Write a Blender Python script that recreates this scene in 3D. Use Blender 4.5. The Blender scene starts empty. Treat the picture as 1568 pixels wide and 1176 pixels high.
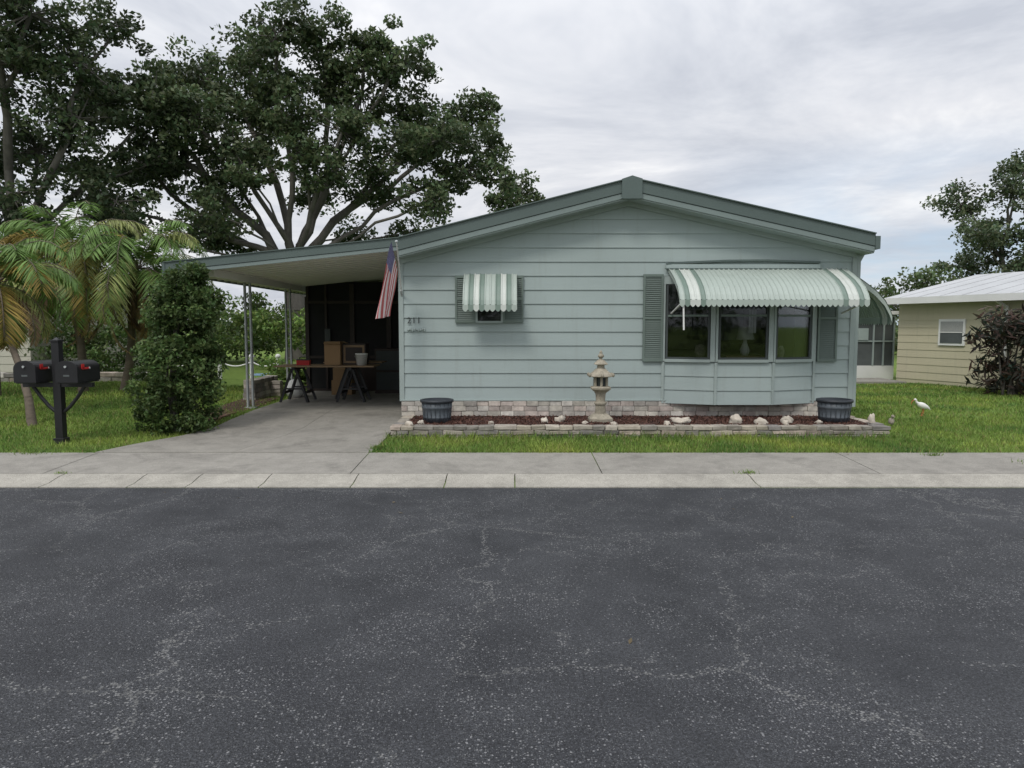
import bpy, math, random
import numpy as np
from mathutils import Vector, noise, Matrix
R=math.radians
random.seed(7); rng=np.random.default_rng(7)
scene=bpy.context.scene
scene.view_settings.view_transform='Standard'
scene.view_settings.look='None'
scene.view_settings.exposure=0

# ------------------------------------------------------------------ materials
def nt(mat):
    mat.use_nodes=True
    t=mat.node_tree; t.nodes.clear()
    return t
def base_mat(name):
    m=bpy.data.materials.new(name); t=nt(m)
    o=t.nodes.new('ShaderNodeOutputMaterial'); p=t.nodes.new('ShaderNodeBsdfPrincipled')
    t.links.new(p.outputs[0],o.inputs[0])
    return m,t,p,o
def tex_noise(t,scale,detail=4,rough=.55,vec=None,dist=0):
    n=t.nodes.new('ShaderNodeTexNoise'); n.inputs['Scale'].default_value=scale
    n.inputs['Detail'].default_value=detail; n.inputs['Roughness'].default_value=rough
    n.inputs['Distortion'].default_value=dist
    if vec is not None: t.links.new(vec,n.inputs['Vector'])
    return n.outputs['Fac']
def ramp(t,fac,stops):
    r=t.nodes.new('ShaderNodeValToRGB'); t.links.new(fac,r.inputs[0])
    e=r.color_ramp.elements
    while len(e)<len(stops): e.new(.5)
    for i,(p,c) in enumerate(stops):
        e[i].position=p
        e[i].color=(c[0],c[1],c[2],1) if hasattr(c,'__len__') else (c,c,c,1)
    return r.outputs[0]
def mixc(t,fac,a,b,mode='MIX'):
    m=t.nodes.new('ShaderNodeMix'); m.data_type='RGBA'; m.blend_type=mode
    for s,v in ((m.inputs[0],fac),(m.inputs[6],a),(m.inputs[7],b)):
        if isinstance(v,bpy.types.NodeSocket): t.links.new(v,s)
        elif isinstance(v,(int,float)): s.default_value=v
        else: s.default_value=(v[0],v[1],v[2],1)
    return m.outputs[2]
def mth(t,op,a,b=0.0):
    m=t.nodes.new('ShaderNodeMath'); m.operation=op
    for s,v in ((m.inputs[0],a),(m.inputs[1],b)):
        if isinstance(v,bpy.types.NodeSocket): t.links.new(v,s)
        else: s.default_value=v
    return m.outputs[0]
def bump(t,p,h,strength=.3,dist=.01):
    b=t.nodes.new('ShaderNodeBump'); b.inputs['Strength'].default_value=strength
    b.inputs['Distance'].default_value=dist
    t.links.new(h,b.inputs['Height']); t.links.new(b.outputs[0],p.inputs['Normal'])
def objvec(t,scale=(1,1,1)):
    tc=t.nodes.new('ShaderNodeTexCoord'); mp=t.nodes.new('ShaderNodeMapping')
    mp.inputs['Scale'].default_value=scale
    t.links.new(tc.outputs['Object'],mp.inputs[0]); return mp.outputs[0]
def simple(name,col,rough=.6,var=.25,scale=3.0,bs=.15,metal=0,fine=60,vs=(1,1,1),spec=.4):
    m,t,p,o=base_mat(name)
    v=objvec(t,vs)
    n=tex_noise(t,scale,4,.6,v); n2=tex_noise(t,fine,2,.6,v)
    a=tuple(c*(1-var) for c in col); b=tuple(min(1,c*(1+var)) for c in col)
    c=ramp(t,n,[(.3,a),(.7,b)])
    c=mixc(t,.35,c,ramp(t,n2,[(.3,a),(.7,b)]))
    t.links.new(c,p.inputs['Base Color']); p.inputs['Roughness'].default_value=rough
    p.inputs['Metallic'].default_value=metal
    p.inputs['Specular IOR Level'].default_value=spec
    if bs: bump(t,p,n2,bs,.004)
    return m

def siding_mat(name,col,dirt=(.22,.23,.20)):
    m,t,p,o=base_mat(name)
    v=objvec(t,(1,1,1)); vst=objvec(t,(7,7,.6)); vh=objvec(t,(.6,.6,9))
    n=tex_noise(t,.9,4,.6,v); s=tex_noise(t,1.6,4,.65,vst); h=tex_noise(t,1.0,3,.6,vh)
    c=ramp(t,n,[(.3,tuple(x*.95 for x in col)),(.7,tuple(x*1.04 for x in col))])
    c=mixc(t,mth(t,'MULTIPLY',ramp(t,s,[(.54,0),(.78,1)]),.22),c,dirt)
    c=mixc(t,mth(t,'MULTIPLY',ramp(t,h,[(.5,0),(.8,1)]),.2),c,tuple(x*.82 for x in col))
    t.links.new(c,p.inputs['Base Color']); p.inputs['Roughness'].default_value=.55
    p.inputs['Specular IOR Level'].default_value=.3
    bump(t,p,tex_noise(t,3,2,.5,objvec(t,(1,1,6))),.12,.01)
    return m
M_side=siding_mat('siding_paint',(.340,.402,.392))
M_sideback=siding_mat('neighbour_siding_beige',(.50,.46,.33))
M_sidewhite=siding_mat('neighbour_siding_cream',(.50,.48,.41))
M_fascia=simple('fascia_green',(.095,.126,.118),.45,.12,1.2,.05)
M_fascia2=simple('fascia_green_light',(.19,.235,.225),.45,.12,1.2,.05)
M_trim=simple('trim_pale_green',(.31,.365,.35),.5,.1,2,.05)
M_trimd=simple('trim_dark',(.05,.06,.06),.6,.2,2,.05)
M_shut=simple('shutter_green',(.14,.180,.160),.5,.12,3,.05)
M_white=simple('white_paint',(.7,.7,.68),.5,.08,2,.05)
M_ceil=simple('carport_ceiling',(.76,.74,.68),.6,.06,.7,.03)
M_roofm=simple('roof_metal_white',(.44,.45,.455),.5,.15,1,.05)
M_awn1=simple('awning_pale',(.39,.445,.405),.45,.10,2,.04)
M_awn2=simple('awning_green_stripe',(.19,.25,.215),.45,.1,2,.04)
M_awn3=simple('awning_white_stripe',(.56,.59,.55),.45,.08,2,.04)
M_black=simple('black_paint',(.018,.018,.02),.4,.2,4,.05)
M_blackp=simple('black_plastic',(.025,.025,.027),.5,.2,4,.05)
M_red=simple('flag_red_plastic',(.45,.03,.03),.4,.1,4,.02)
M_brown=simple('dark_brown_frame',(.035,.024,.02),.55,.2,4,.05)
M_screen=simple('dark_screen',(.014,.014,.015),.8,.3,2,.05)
M_lscreen=simple('grey_screen',(.08,.09,.09),.7,.3,2,.05)
M_card=simple('cardboard',(.33,.21,.11),.8,.1,3,.05)
M_wood=simple('table_board',(.25,.17,.10),.7,.25,4,.1,vs=(1,8,8))
M_bark=simple('oak_bark',(.125,.115,.10),.9,.4,2.2,.8,fine=14,vs=(1,1,.4))
M_palmbark=simple('palm_bark',(.13,.105,.08),.9,.4,3,.9,fine=18,vs=(1,1,3))
M_stonew=simple('white_stone',(.50,.45,.38),.85,.35,6,.5,fine=25)
M_lantern=simple('weathered_cast_stone',(.31,.28,.22),.9,.45,7,.6,fine=40)
M_pot=simple('blue_grey_resin',(.085,.10,.115),.45,.45,5,.2,vs=(4,4,1))
M_potrim=simple('pot_rim_dark',(.03,.035,.042),.5,.2,5,.1)
M_blue=simple('pool_cover_blue',(.17,.28,.42),.5,.1,3,.05)
M_cloth_r=simple('flag_red',(.45,.11,.11),.8,.15,8,.05)
M_cloth_w=simple('flag_white',(.66,.60,.60),.8,.1,8,.05)
M_cloth_b=simple('flag_blue',(.15,.14,.25),.8,.5,40,.05,fine=90)
M_birdw=simple('bird_feather_white',(.75,.74,.70),.7,.08,12,.2)
M_birdo=simple('bird_bill_orange',(.5,.12,.06),.5,.1,12,.05)
M_steel=simple('galvanised_post',(.42,.44,.44),.45,.15,4,.05,metal=.3)
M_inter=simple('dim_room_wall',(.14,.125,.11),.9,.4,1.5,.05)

def attr_mat(name,rough=.6,trans=0.0,bumps=0.0,mult=None,spec=.3):
    m,t,p,o=base_mat(name)
    a=t.nodes.new('ShaderNodeAttribute'); a.attribute_name='Col'
    c=a.outputs['Color']
    if mult:
        n=tex_noise(t,mult,5,.65,objvec(t))
        c=mixc(t,1.0,c,ramp(t,n,[(.25,.62),(.75,1.3)]),'MULTIPLY')
    t.links.new(c,p.inputs['Base Color']); p.inputs['Roughness'].default_value=rough
    p.inputs['Specular IOR Level'].default_value=spec
    if bumps: bump(t,p,tex_noise(t,45,4,.7,objvec(t)),bumps,.008)
    if trans:
        tr=t.nodes.new('ShaderNodeBsdfTranslucent'); t.links.new(c,tr.inputs[0])
        mx=t.nodes.new('ShaderNodeMixShader'); mx.inputs[0].default_value=trans
        t.links.new(p.outputs[0],mx.inputs[1]); t.links.new(tr.outputs[0],mx.inputs[2])
        t.links.new(mx.outputs[0],o.inputs[0])
    return m
M_leaf=attr_mat('foliage',.5,.30)
M_grassb=attr_mat('grass_blades',.6,.25)
M_block=attr_mat('stone_blocks',.9,0,.7,9)

def glass_mat():
    m=bpy.data.materials.new('window_glass'); t=nt(m)
    o=t.nodes.new('ShaderNodeOutputMaterial'); tr=t.nodes.new('ShaderNodeBsdfTransparent')
    tr.inputs[0].default_value=(.70,.72,.72,1)
    g=t.nodes.new('ShaderNodeBsdfGlossy'); g.inputs['Roughness'].default_value=.03
    fr=t.nodes.new('ShaderNodeFresnel'); fr.inputs[0].default_value=1.5
    mx=t.nodes.new('ShaderNodeMixShader')
    t.links.new(fr.outputs[0],mx.inputs[0]); t.links.new(tr.outputs[0],mx.inputs[1]); t.links.new(g.outputs[0],mx.inputs[2])
    t.links.new(mx.outputs[0],o.inputs[0]); return m
M_glass=glass_mat()

def asphalt():
    m,t,p,o=base_mat('asphalt'); v=objvec(t)
    big=tex_noise(t,.35,3,.6,v); mid=tex_noise(t,1.6,6,.72,v,.3)
    c=ramp(t,big,[(.3,(.022,.0235,.027)),(.7,(.034,.036,.041))])
    c=mixc(t,.6,c,ramp(t,mid,[(.34,(.015,.016,.019)),(.66,(.048,.050,.055))]))
    fine=tex_noise(t,150,2,.7,v); fine2=tex_noise(t,60,2,.7,v)
    c=mixc(t,.9,c,ramp(t,fine,[(.36,.30),(.66,2.0)]),'MULTIPLY')
    c=mixc(t,.8,c,ramp(t,fine2,[(.36,.5),(.66,1.6)]),'MULTIPLY')
    patch=tex_noise(t,1.1,5,.75,v,.5)
    def specks(scale,thr,lo,hi,k):
        vo=t.nodes.new('ShaderNodeTexVoronoi'); vo.inputs['Scale'].default_value=scale
        t.links.new(v,vo.inputs['Vector'])
        s=t.nodes.new('ShaderNodeSeparateColor'); t.links.new(vo.outputs['Color'],s.inputs[0])
        a=mth(t,'LESS_THAN',vo.outputs['Distance'],thr)
        b=ramp(t,patch,[(lo,0.06),(hi,1)])
        return mth(t,'MULTIPLY',a,mth(t,'LESS_THAN',s.outputs[0],mth(t,'MULTIPLY',b,k))), vo, s
    s1,vo1,sp1=specks(66,.32,.46,.74,.62)
    s2,vo2,sp2=specks(115,.38,.38,.72,.55)
    c=mixc(t,s2,c,(.115,.118,.122)); c=mixc(t,s1,c,(.20,.20,.205))
    nz=t.nodes.new('ShaderNodeTexNoise'); nz.inputs['Scale'].default_value=2.0; nz.inputs['Detail'].default_value=6; nz.inputs['Roughness'].default_value=.68
    t.links.new(v,nz.inputs['Vector'])
    sc=t.nodes.new('ShaderNodeVectorMath'); sc.operation='SCALE'; sc.inputs[3].default_value=.6
    t.links.new(nz.outputs['Color'],sc.inputs[0])
    ad=t.nodes.new('ShaderNodeVectorMath'); t.links.new(v,ad.inputs[0]); t.links.new(sc.outputs[0],ad.inputs[1])
    for scale,w,mask,amt in ((.5,.0022,(.40,.54),.65),(1.1,.0028,(.48,.58),.5)):
        vc=t.nodes.new('ShaderNodeTexVoronoi'); vc.feature='DISTANCE_TO_EDGE'; vc.inputs['Scale'].default_value=scale
        t.links.new(ad.outputs[0],vc.inputs['Vector'])
        k=ramp(t,big if scale<1 else mid,[(mask[0],0),(mask[1],1)])
        e=mth(t,'MULTIPLY',mth(t,'LESS_THAN',vc.outputs['Distance'],w),k)
        f1=mth(t,'MULTIPLY',ramp(t,vc.outputs['Distance'],[(0,1),(w*13,0)]),k)
        ag=mth(t,'MULTIPLY',mth(t,'LESS_THAN',vo1.outputs['Distance'],.40),mth(t,'LESS_THAN',sp1.outputs[1],mth(t,'MULTIPLY',f1,.5)))
        c=mixc(t,ag,c,(.19,.19,.187))
        c=mixc(t,mth(t,'MULTIPLY',e,amt),c,(.14,.14,.135))
    t.links.new(c,p.inputs['Base Color']); p.inputs['Roughness'].default_value=.70
    p.inputs['Specular IOR Level'].default_value=.4
    bump(t,p,mth(t,'ADD',mth(t,'SUBTRACT',1,vo2.outputs['Distance']),fine2),1.0,.007)
    return m
M_asph=asphalt()
def concrete(name,col,agg=.0,st_amt=.55,crack=.4):
    m,t,p,o=base_mat(name); v=objvec(t)
    a=tex_noise(t,.8,5,.65,v); b=tex_noise(t,5,5,.7,v); f=tex_noise(t,120,2,.6,v)
    c=ramp(t,a,[(.3,tuple(x*.76 for x in col)),(.68,tuple(x*1.08 for x in col))])
    c=mixc(t,.5,c,ramp(t,b,[(.3,tuple(x*.68 for x in col)),(.6,tuple(x*1.1 for x in col))]))
    c=mixc(t,.5+agg*.4,c,ramp(t,f,[(.35,.65),(.65,1.25)]),'MULTIPLY')
    st=ramp(t,tex_noise(t,1.7,6,.75,v,.6),[(.52,0),(.70,1)])
    c=mixc(t,mth(t,'MULTIPLY',st,st_amt),c,tuple(x*.45 for x in col))
    if crack:
        nz=t.nodes.new('ShaderNodeTexNoise'); nz.inputs['Scale'].default_value=2.5; nz.inputs['Detail'].default_value=5
        t.links.new(v,nz.inputs['Vector'])
        sc=t.nodes.new('ShaderNodeVectorMath'); sc.operation='SCALE'; sc.inputs[3].default_value=.25; t.links.new(nz.outputs['Color'],sc.inputs[0])
        ad=t.nodes.new('ShaderNodeVectorMath'); t.links.new(v,ad.inputs[0]); t.links.new(sc.outputs[0],ad.inputs[1])
        vo=t.nodes.new('ShaderNodeTexVoronoi'); vo.feature='DISTANCE_TO_EDGE'; vo.inputs['Scale'].default_value=.3
        t.links.new(ad.outputs[0],vo.inputs['Vector'])
        k=mth(t,'LESS_THAN',vo.outputs['Distance'],.0022)
        c=mixc(t,mth(t,'MULTIPLY',k,crack),c,(.09,.085,.07))
    t.links.new(c,p.inputs['Base Color']); p.inputs['Roughness'].default_value=.9
    p.inputs['Specular IOR Level'].default_value=.2
    bump(t,p,f,.4,.004)
    return m
M_conc=concrete('concrete_driveway',(.275,.26,.23),0,.62,.5)
M_walk=concrete('concrete_sidewalk',(.29,.275,.245),.3,.55,0)
M_gut=concrete('concrete_gutter',(.38,.36,.315),.9,.45,0)
def ground_mat():
    m,t,p,o=base_mat('lawn_ground'); v=objvec(t)
    a=tex_noise(t,.5,5,.65,v); b=tex_noise(t,9,5,.75,v)
    c=ramp(t,a,[(.3,(.095,.155,.032)),(.7,(.15,.215,.05))])
    c=mixc(t,.5,c,ramp(t,b,[(.3,(.06,.10,.025)),(.65,(.16,.22,.05))]))
    t.links.new(c,p.inputs['Base Color']); p.inputs['Roughness'].default_value=.95
    p.inputs['Specular IOR Level'].default_value=.1
    bump(t,p,b,.8,.03); return m
M_ground=ground_mat()
def mulch():
    m,t,p,o=base_mat('red_mulch'); v=objvec(t)
    vo=t.nodes.new('ShaderNodeTexVoronoi'); vo.inputs['Scale'].default_value=35; t.links.new(v,vo.inputs['Vector'])
    c=mixc(t,.5,ramp(t,tex_noise(t,30,4,.7,v),[(.3,(.03,.015,.012)),(.7,(.15,.07,.055))]),vo.outputs['Color'],'MULTIPLY')
    c=mixc(t,.5,c,(.095,.048,.038))
    t.links.new(c,p.inputs['Base Color']); p.inputs['Roughness'].default_value=.95
    bump(t,p,vo.outputs['Distance'],1,.03); return m
M_mulch=mulch()

# ------------------------------------------------------------------ mesh tools
class MB:
    def __init__(s): s.v=[];s.f=[];s.mi=[];s.mats=[];s.smooth=[];s.col=[]
    def mid(s,m):
        if m not in s.mats: s.mats.append(m)
        return s.mats.index(m)
    def add(s,vs,fs,m,smooth=False,col=(1,1,1)):
        o=len(s.v); s.v+= [tuple(x) for x in vs]; i=s.mid(m)
        s.col+=[col]*len(vs)
        for f in fs: s.f.append(tuple(a+o for a in f)); s.mi.append(i); s.smooth.append(smooth)
    def box(s,x0,x1,y0,y1,z0,z1,m,col=(1,1,1),mat=None,jit=0):
        vs=[(x0,y0,z0),(x1,y0,z0),(x1,y1,z0),(x0,y1,z0),(x0,y0,z1),(x1,y0,z1),(x1,y1,z1),(x0,y1,z1)]
        if jit: vs=[tuple(c+random.uniform(-jit,jit) for c in v) for v in vs]
        if mat is not None: vs=[tuple(mat@Vector(v)) for v in vs]
        s.add(vs,[(0,3,2,1),(4,5,6,7),(0,1,5,4),(1,2,6,5),(2,3,7,6),(3,0,4,7)],m,False,col)
    def extr(s,poly,y0,y1,m):
        n=len(poly); vs=[(x,y0,z) for x,z in poly]+[(x,y1,z) for x,z in poly]
        fs=[tuple(range(n)),tuple(range(2*n-1,n-1,-1))]+[(i,i+n,(i+1)%n+n,(i+1)%n) for i in range(n)]
        s.add(vs,fs,m)
    def beam(s,p0,p1,w,h,m):
        p0=Vector(p0);p1=Vector(p1);d=(p1-p0).normalized()
        up=Vector((0,0,1)) if abs(d.z)<.95 else Vector((0,1,0))
        a=d.cross(up).normalized()*w/2; b=a.cross(d).normalized()*h/2
        vs=[p+q for p in (p0,p1) for q in (-a-b,a-b,a+b,-a+b)]
        s.add(vs,[(0,1,2,3),(7,6,5,4),(0,4,5,1),(1,5,6,2),(2,6,7,3),(3,7,4,0)],m)
    def cyl(s,p0,p1,r0,r1,m,n=10,caps=True,col=(1,1,1)):
        p0=Vector(p0);p1=Vector(p1);d=(p1-p0)
        if d.length<1e-6: return
        d.normalize(); up=Vector((0,0,1)) if abs(d.z)<.95 else Vector((1,0,0))
        a=d.cross(up).normalized(); b=a.cross(d)
        vs=[]
        for p,r in ((p0,r0),(p1,r1)):
            for i in range(n):
                t=2*math.pi*i/n; vs.append(p+a*math.cos(t)*r+b*math.sin(t)*r)
        s.add(vs,[(i,(i+1)%n,(i+1)%n+n,i+n) for i in range(n)],m,True,col)
        if caps:
            s.add(vs,[tuple(range(n-1,-1,-1)),tuple(range(n,2*n))],m,False,col)
    def tube(s,pts,rs,m,n=8):
        for i in range(len(pts)-1): s.cyl(pts[i],pts[i+1],rs[i],rs[i+1],m,n,i in (0,len(pts)-2))
    def lathe(s,prof,c,m,n=24,rot=0,sx=1,sy=1,smooth=True):
        vs=[]
        for r,z in prof:
            for i in range(n):
                t=2*math.pi*i/n+rot; vs.append((c[0]+r*math.cos(t)*sx,c[1]+r*math.sin(t)*sy,c[2]+z))
        fs=[(j*n+i,j*n+(i+1)%n,(j+1)*n+(i+1)%n,(j+1)*n+i) for j in range(len(prof)-1) for i in range(n)]
        fs+=[tuple(range(n-1,-1,-1)),tuple(range((len(prof)-1)*n,len(prof)*n))]
        s.add(vs,fs,m,smooth)
    def blob(s,c,r,m,rot=None,nz=.0,fr=3,n=12,k=8,col=(1,1,1)):
        vs=[];sd=random.uniform(0,99)
        for j in range(k+1):
            ph=math.pi*j/k
            for i in range(n):
                t=2*math.pi*i/n; v=Vector((math.sin(ph)*math.cos(t),math.sin(ph)*math.sin(t),math.cos(ph)))
                q=1+nz*noise.noise(v*fr+Vector((sd,0,0)))
                v=Vector((v.x*r[0]*q,v.y*r[1]*q,v.z*r[2]*q))
                if rot: v=rot@v
                vs.append(Vector(c)+v)
        s.add(vs,[(j*n+i,(j+1)*n+i,(j+1)*n+(i+1)%n,j*n+(i+1)%n) for j in range(k) for i in range(n)],m,True,col)
    def build(s,name,parent=None,bevel=0):
        me=bpy.data.meshes.new(name); me.from_pydata(s.v,[],s.f)
        for m in s.mats: me.materials.append(m)
        me.polygons.foreach_set('material_index',s.mi); me.polygons.foreach_set('use_smooth',s.smooth)
        ca=me.color_attributes.new('Col','FLOAT_COLOR','POINT')
        ca.data.foreach_set('color',np.array([(c[0],c[1],c[2],1) for c in s.col],dtype=np.float32).ravel())
        me.update()
        ob=bpy.data.objects.new(name,me); scene.collection.objects.link(ob)
        if parent: ob.parent=parent
        if bevel:
            b=ob.modifiers.new('b','BEVEL'); b.width=bevel; b.segments=2; b.limit_method='ANGLE'
        return ob
def empty(name,loc=(0,0,0),rz=0):
    e=bpy.data.objects.new(name,None); scene.collection.objects.link(e); e.location=loc; e.rotation_euler=(0,0,rz); return e
def fast(name,verts,k,cols,mat,parent=None):
    n=len(verts)//k; me=bpy.data.meshes.new(name)
    me.vertices.add(n*k); me.vertices.foreach_set('co',verts.astype(np.float32).ravel())
    me.loops.add(n*k); me.loops.foreach_set('vertex_index',np.arange(n*k,dtype=np.int32))
    me.polygons.add(n); me.polygons.foreach_set('loop_start',np.arange(0,n*k,k,dtype=np.int32))
    try: me.polygons.foreach_set('loop_total',np.full(n,k,dtype=np.int32))
    except Exception: pass
    me.update(calc_edges=True)
    ca=me.color_attributes.new('Col','FLOAT_COLOR','POINT')
    cc=np.ones((n*k,4),np.float32); cc[:,:3]=np.repeat(cols,k,axis=0); ca.data.foreach_set('color',cc.ravel())
    me.materials.append(mat)
    ob=bpy.data.objects.new(name,me); scene.collection.objects.link(ob)
    if parent: ob.parent=parent
    return ob
def leaves(cent,size,asp=.5,up=.5,out=None):
    n=len(cent)
    nr=rng.normal(size=(n,3)); nr[:,2]=nr[:,2]+up*1.5
    nr/=np.linalg.norm(nr,axis=1)[:,None]
    a=np.cross(nr,rng.normal(size=(n,3))); a/=np.linalg.norm(a,axis=1)[:,None]; b=np.cross(nr,a)
    L=(size*rng.uniform(.7,1.3,n))[:,None]; W=L*asp
    v=np.stack([cent-a*L/2,cent+b*W/2,cent+a*L/2,cent-b*W/2],axis=1)
    return v.reshape(-1,3)
def clumps(cls,per,flat=.65):
    P=[];B=[]
    for (x,y,z,r) in cls:
        q=rng.normal(size=(per,3)); q/=np.linalg.norm(q,axis=1)[:,None]
        q*= (rng.uniform(.15,1,per)**.5)[:,None]*r; q[:,2]*=flat
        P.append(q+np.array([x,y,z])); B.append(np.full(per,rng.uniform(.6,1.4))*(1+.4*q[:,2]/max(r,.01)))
    return np.concatenate(P),np.concatenate(B)
def foliage(name,cls,per,size,col,parent=None,asp=.5,flat=.65,up=.5,hue=.15):
    P,B=clumps(cls,per,flat)
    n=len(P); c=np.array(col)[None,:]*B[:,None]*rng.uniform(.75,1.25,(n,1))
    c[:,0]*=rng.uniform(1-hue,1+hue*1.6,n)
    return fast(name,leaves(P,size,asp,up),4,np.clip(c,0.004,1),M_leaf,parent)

def tree(name,base,fork,lobes,r0=.02,leaf=.14,per=60,dens=11,col=(.045,.07,.028),seed=1,sub=.42,minr=.010,kf=.8):
    random.seed(seed)
    root=empty(name,base); off=Vector(base)
    nodes=[Vector(base)];par=[-1];w=[0]
    k=5
    for i in range(1,k+1):
        f=i/k; p=Vector(base).lerp(Vector(fork),f)+Vector((random.uniform(-.07,.07),random.uniform(-.07,.07),0))
        nodes.append(p);par.append(len(nodes)-2);w.append(0)
    fk=len(nodes)-1; F=nodes[fk]
    def connect(parent,tgt,seg,jit,bow):
        a=nodes[parent]; d=(tgt-a).length; n=max(1,int(d/seg)); last=parent
        for i in range(1,n+1):
            f=i/n; p=a.lerp(tgt,f)
            if i<n: p=p+Vector((random.uniform(-jit,jit),random.uniform(-jit,jit),random.uniform(-jit,jit)+bow*d*math.sin(f*math.pi)))
            nodes.append(p);par.append(last);w.append(0); last=len(nodes)-1
        return last
    cls=[]; main=list(range(fk-1,fk+1))
    for (x,y,z,r) in sorted(lobes,key=lambda l:(Vector(l[:3])-F).length):
        t=Vector((x,y,z))
        best=min(main,key=lambda i:(nodes[i]-t).length+kf*(nodes[i]-F).length+(1.5 if nodes[i].z>t.z+.6 else 0))
        n0=len(nodes)
        c=connect(best,t,.6,.11,random.uniform(-.03,.08))
        main+=list(range(n0,len(nodes)))
        ns=max(4,int(dens*r*r))
        for _ in range(ns):
            v=Vector((random.gauss(0,1),random.gauss(0,1),random.gauss(0,1))).normalized()*r*random.uniform(.3,1.08); v.z*=.82
            q=t+v; e=connect(c,q,.6,.1,0); w[e]=1
            cls.append((q.x,q.y,q.z,sub*random.uniform(.6,1.35)))
    for i in range(len(nodes)-1,0,-1): w[par[i]]+=w[i]
    mb=MB()
    rad=[max(minr,r0*(x**.5)) for x in w]
    rad[0]*=1.35
    for i in range(1,len(nodes)):
        p=par[i]; ra=min(rad[p],rad[i]*1.3+.01) if i>fk else rad[p]
        d=(nodes[i]-nodes[p]).normalized()
        mb.cyl(nodes[p]-off-d*ra*.35,nodes[i]-off+d*rad[i]*.2,ra,rad[i],M_bark,8 if rad[i]>.04 else 4,False)
    mb.build('trunk_and_limbs',root)
    cl2=[(a-off.x,b-off.y,c-off.z,d) for a,b,c,d in cls]
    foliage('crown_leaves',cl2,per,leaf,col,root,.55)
    return root

# ------------------------------------------------------------------ ground
def sstep(a,b,x):
    t=min(1,max(0,(x-a)/(b-a))); return t*t*(3-2*t)
def gz(x,y):
    if y<8.64: return -.14
    z=.095
    z+=.115*sstep(9,12.5,y)*sstep(-1.6,-2.0,x)
    z+=.10*sstep(13,17,y)*sstep(-7,-9,x)
    z+=.02*noise.noise(Vector((x*.4,y*.4,0)))*sstep(9.2,10.5,y)
    return z
xs=[-1500,-300,-80,-40]+[x*.5 for x in range(-50,51)]+[40,80,300,1500]
ys=[-1500,-200,-40,-10,5,8.64,8.66]+[9+.4*i for i in range(60)]+[36,50,90,300,1800]
vs=[(x,y,gz(x,y)) for y in ys for x in xs]; nx=len(xs)
fs=[(j*nx+i,j*nx+i+1,(j+1)*nx+i+1,(j+1)*nx+i) for j in range(len(ys)-1) for i in range(nx-1)]
g=MB(); g.add(vs,fs,M_ground,True); g.build('ground')
r=MB(); r.add([(-200,-1.6,0),(200,-1.6,0),(200,7.19,0),(-200,7.19,0)],[(0,1,2,3)],M_asph); r.build('asphalt_road')
def slab(mb,x0,x1,prof,m,gap=.006):
    n=len(prof); x0+=gap;x1-=gap
    bot=[(prof[-1][0],-.13),(prof[0][0],-.13)]
    pl=prof+bot; k=len(pl)
    vs=[(x0,y,z) for y,z in pl]+[(x1,y,z) for y,z in pl]
    mb.add(vs,[tuple(range(k-1,-1,-1)),tuple(range(k,2*k))]+[(i,(i+1)%k,(i+1)%k+k,i+k) for i in range(k)],m)
gt=MB()
xsj=[-60,-40,-25,-12,-8,-6.1,-4.85,-3.95,-3.35,-2.6,-1.66,-.7,.03,2.55,6.2,8,11,15,22,35,60]
for a,b in zip(xsj,xsj[1:]): slab(gt,a,b,[(7.17+random.uniform(-.006,.006),.012),(7.32,.016),(7.5,.05),(7.60,.058)],M_gut)
gt.build('concrete_gutter')
sw=MB(); xj=[-60,-30,-14,-9,-6.8,-5.1,-1.76,.98,4.0,6.9,9.8,14,25,60]
for a,b in zip(xj,xj[1:]): slab(sw,a,b,[(7.612,.058),(8.66,.10)],M_walk)
sw.build('sidewalk')
dw=MB()
def edge(y):
    return -5.15+.75*sstep(8.66,10.4,y)
dy=[8.672,9.2,9.8,10.4,11.0]
def dz(y): return .104+.13*sstep(8.66,12.2,y)
rows=dy+[12,12.008,14,16,19]
for (a,b) in zip(rows,rows[1:]):
    if b-a<.02: continue
    for (u0,u1) in ((0,.5),(.5,1)):
        q=lambda y,u: (edge(y)+( -1.735-edge(y))*u)
        g0=.003 if u0 else 0; g1=-.003 if u1<1 else 0
        vs=[(q(a,u0)+g0,a,dz(a)),(q(a,u1)+g1,a,dz(a)),(q(b,u1)+g1,b,dz(b)),(q(b,u0)+g0,b,dz(b))]
        lo=[(v[0],v[1],-.1) for v in vs]
        dw.add(vs+lo,[(0,1,2,3),(0,4,5,1),(1,5,6,2),(3,7,4,0)]+([(2,6,7,3)] if b>=19 else []),M_conc)
dw.build('driveway')

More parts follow.
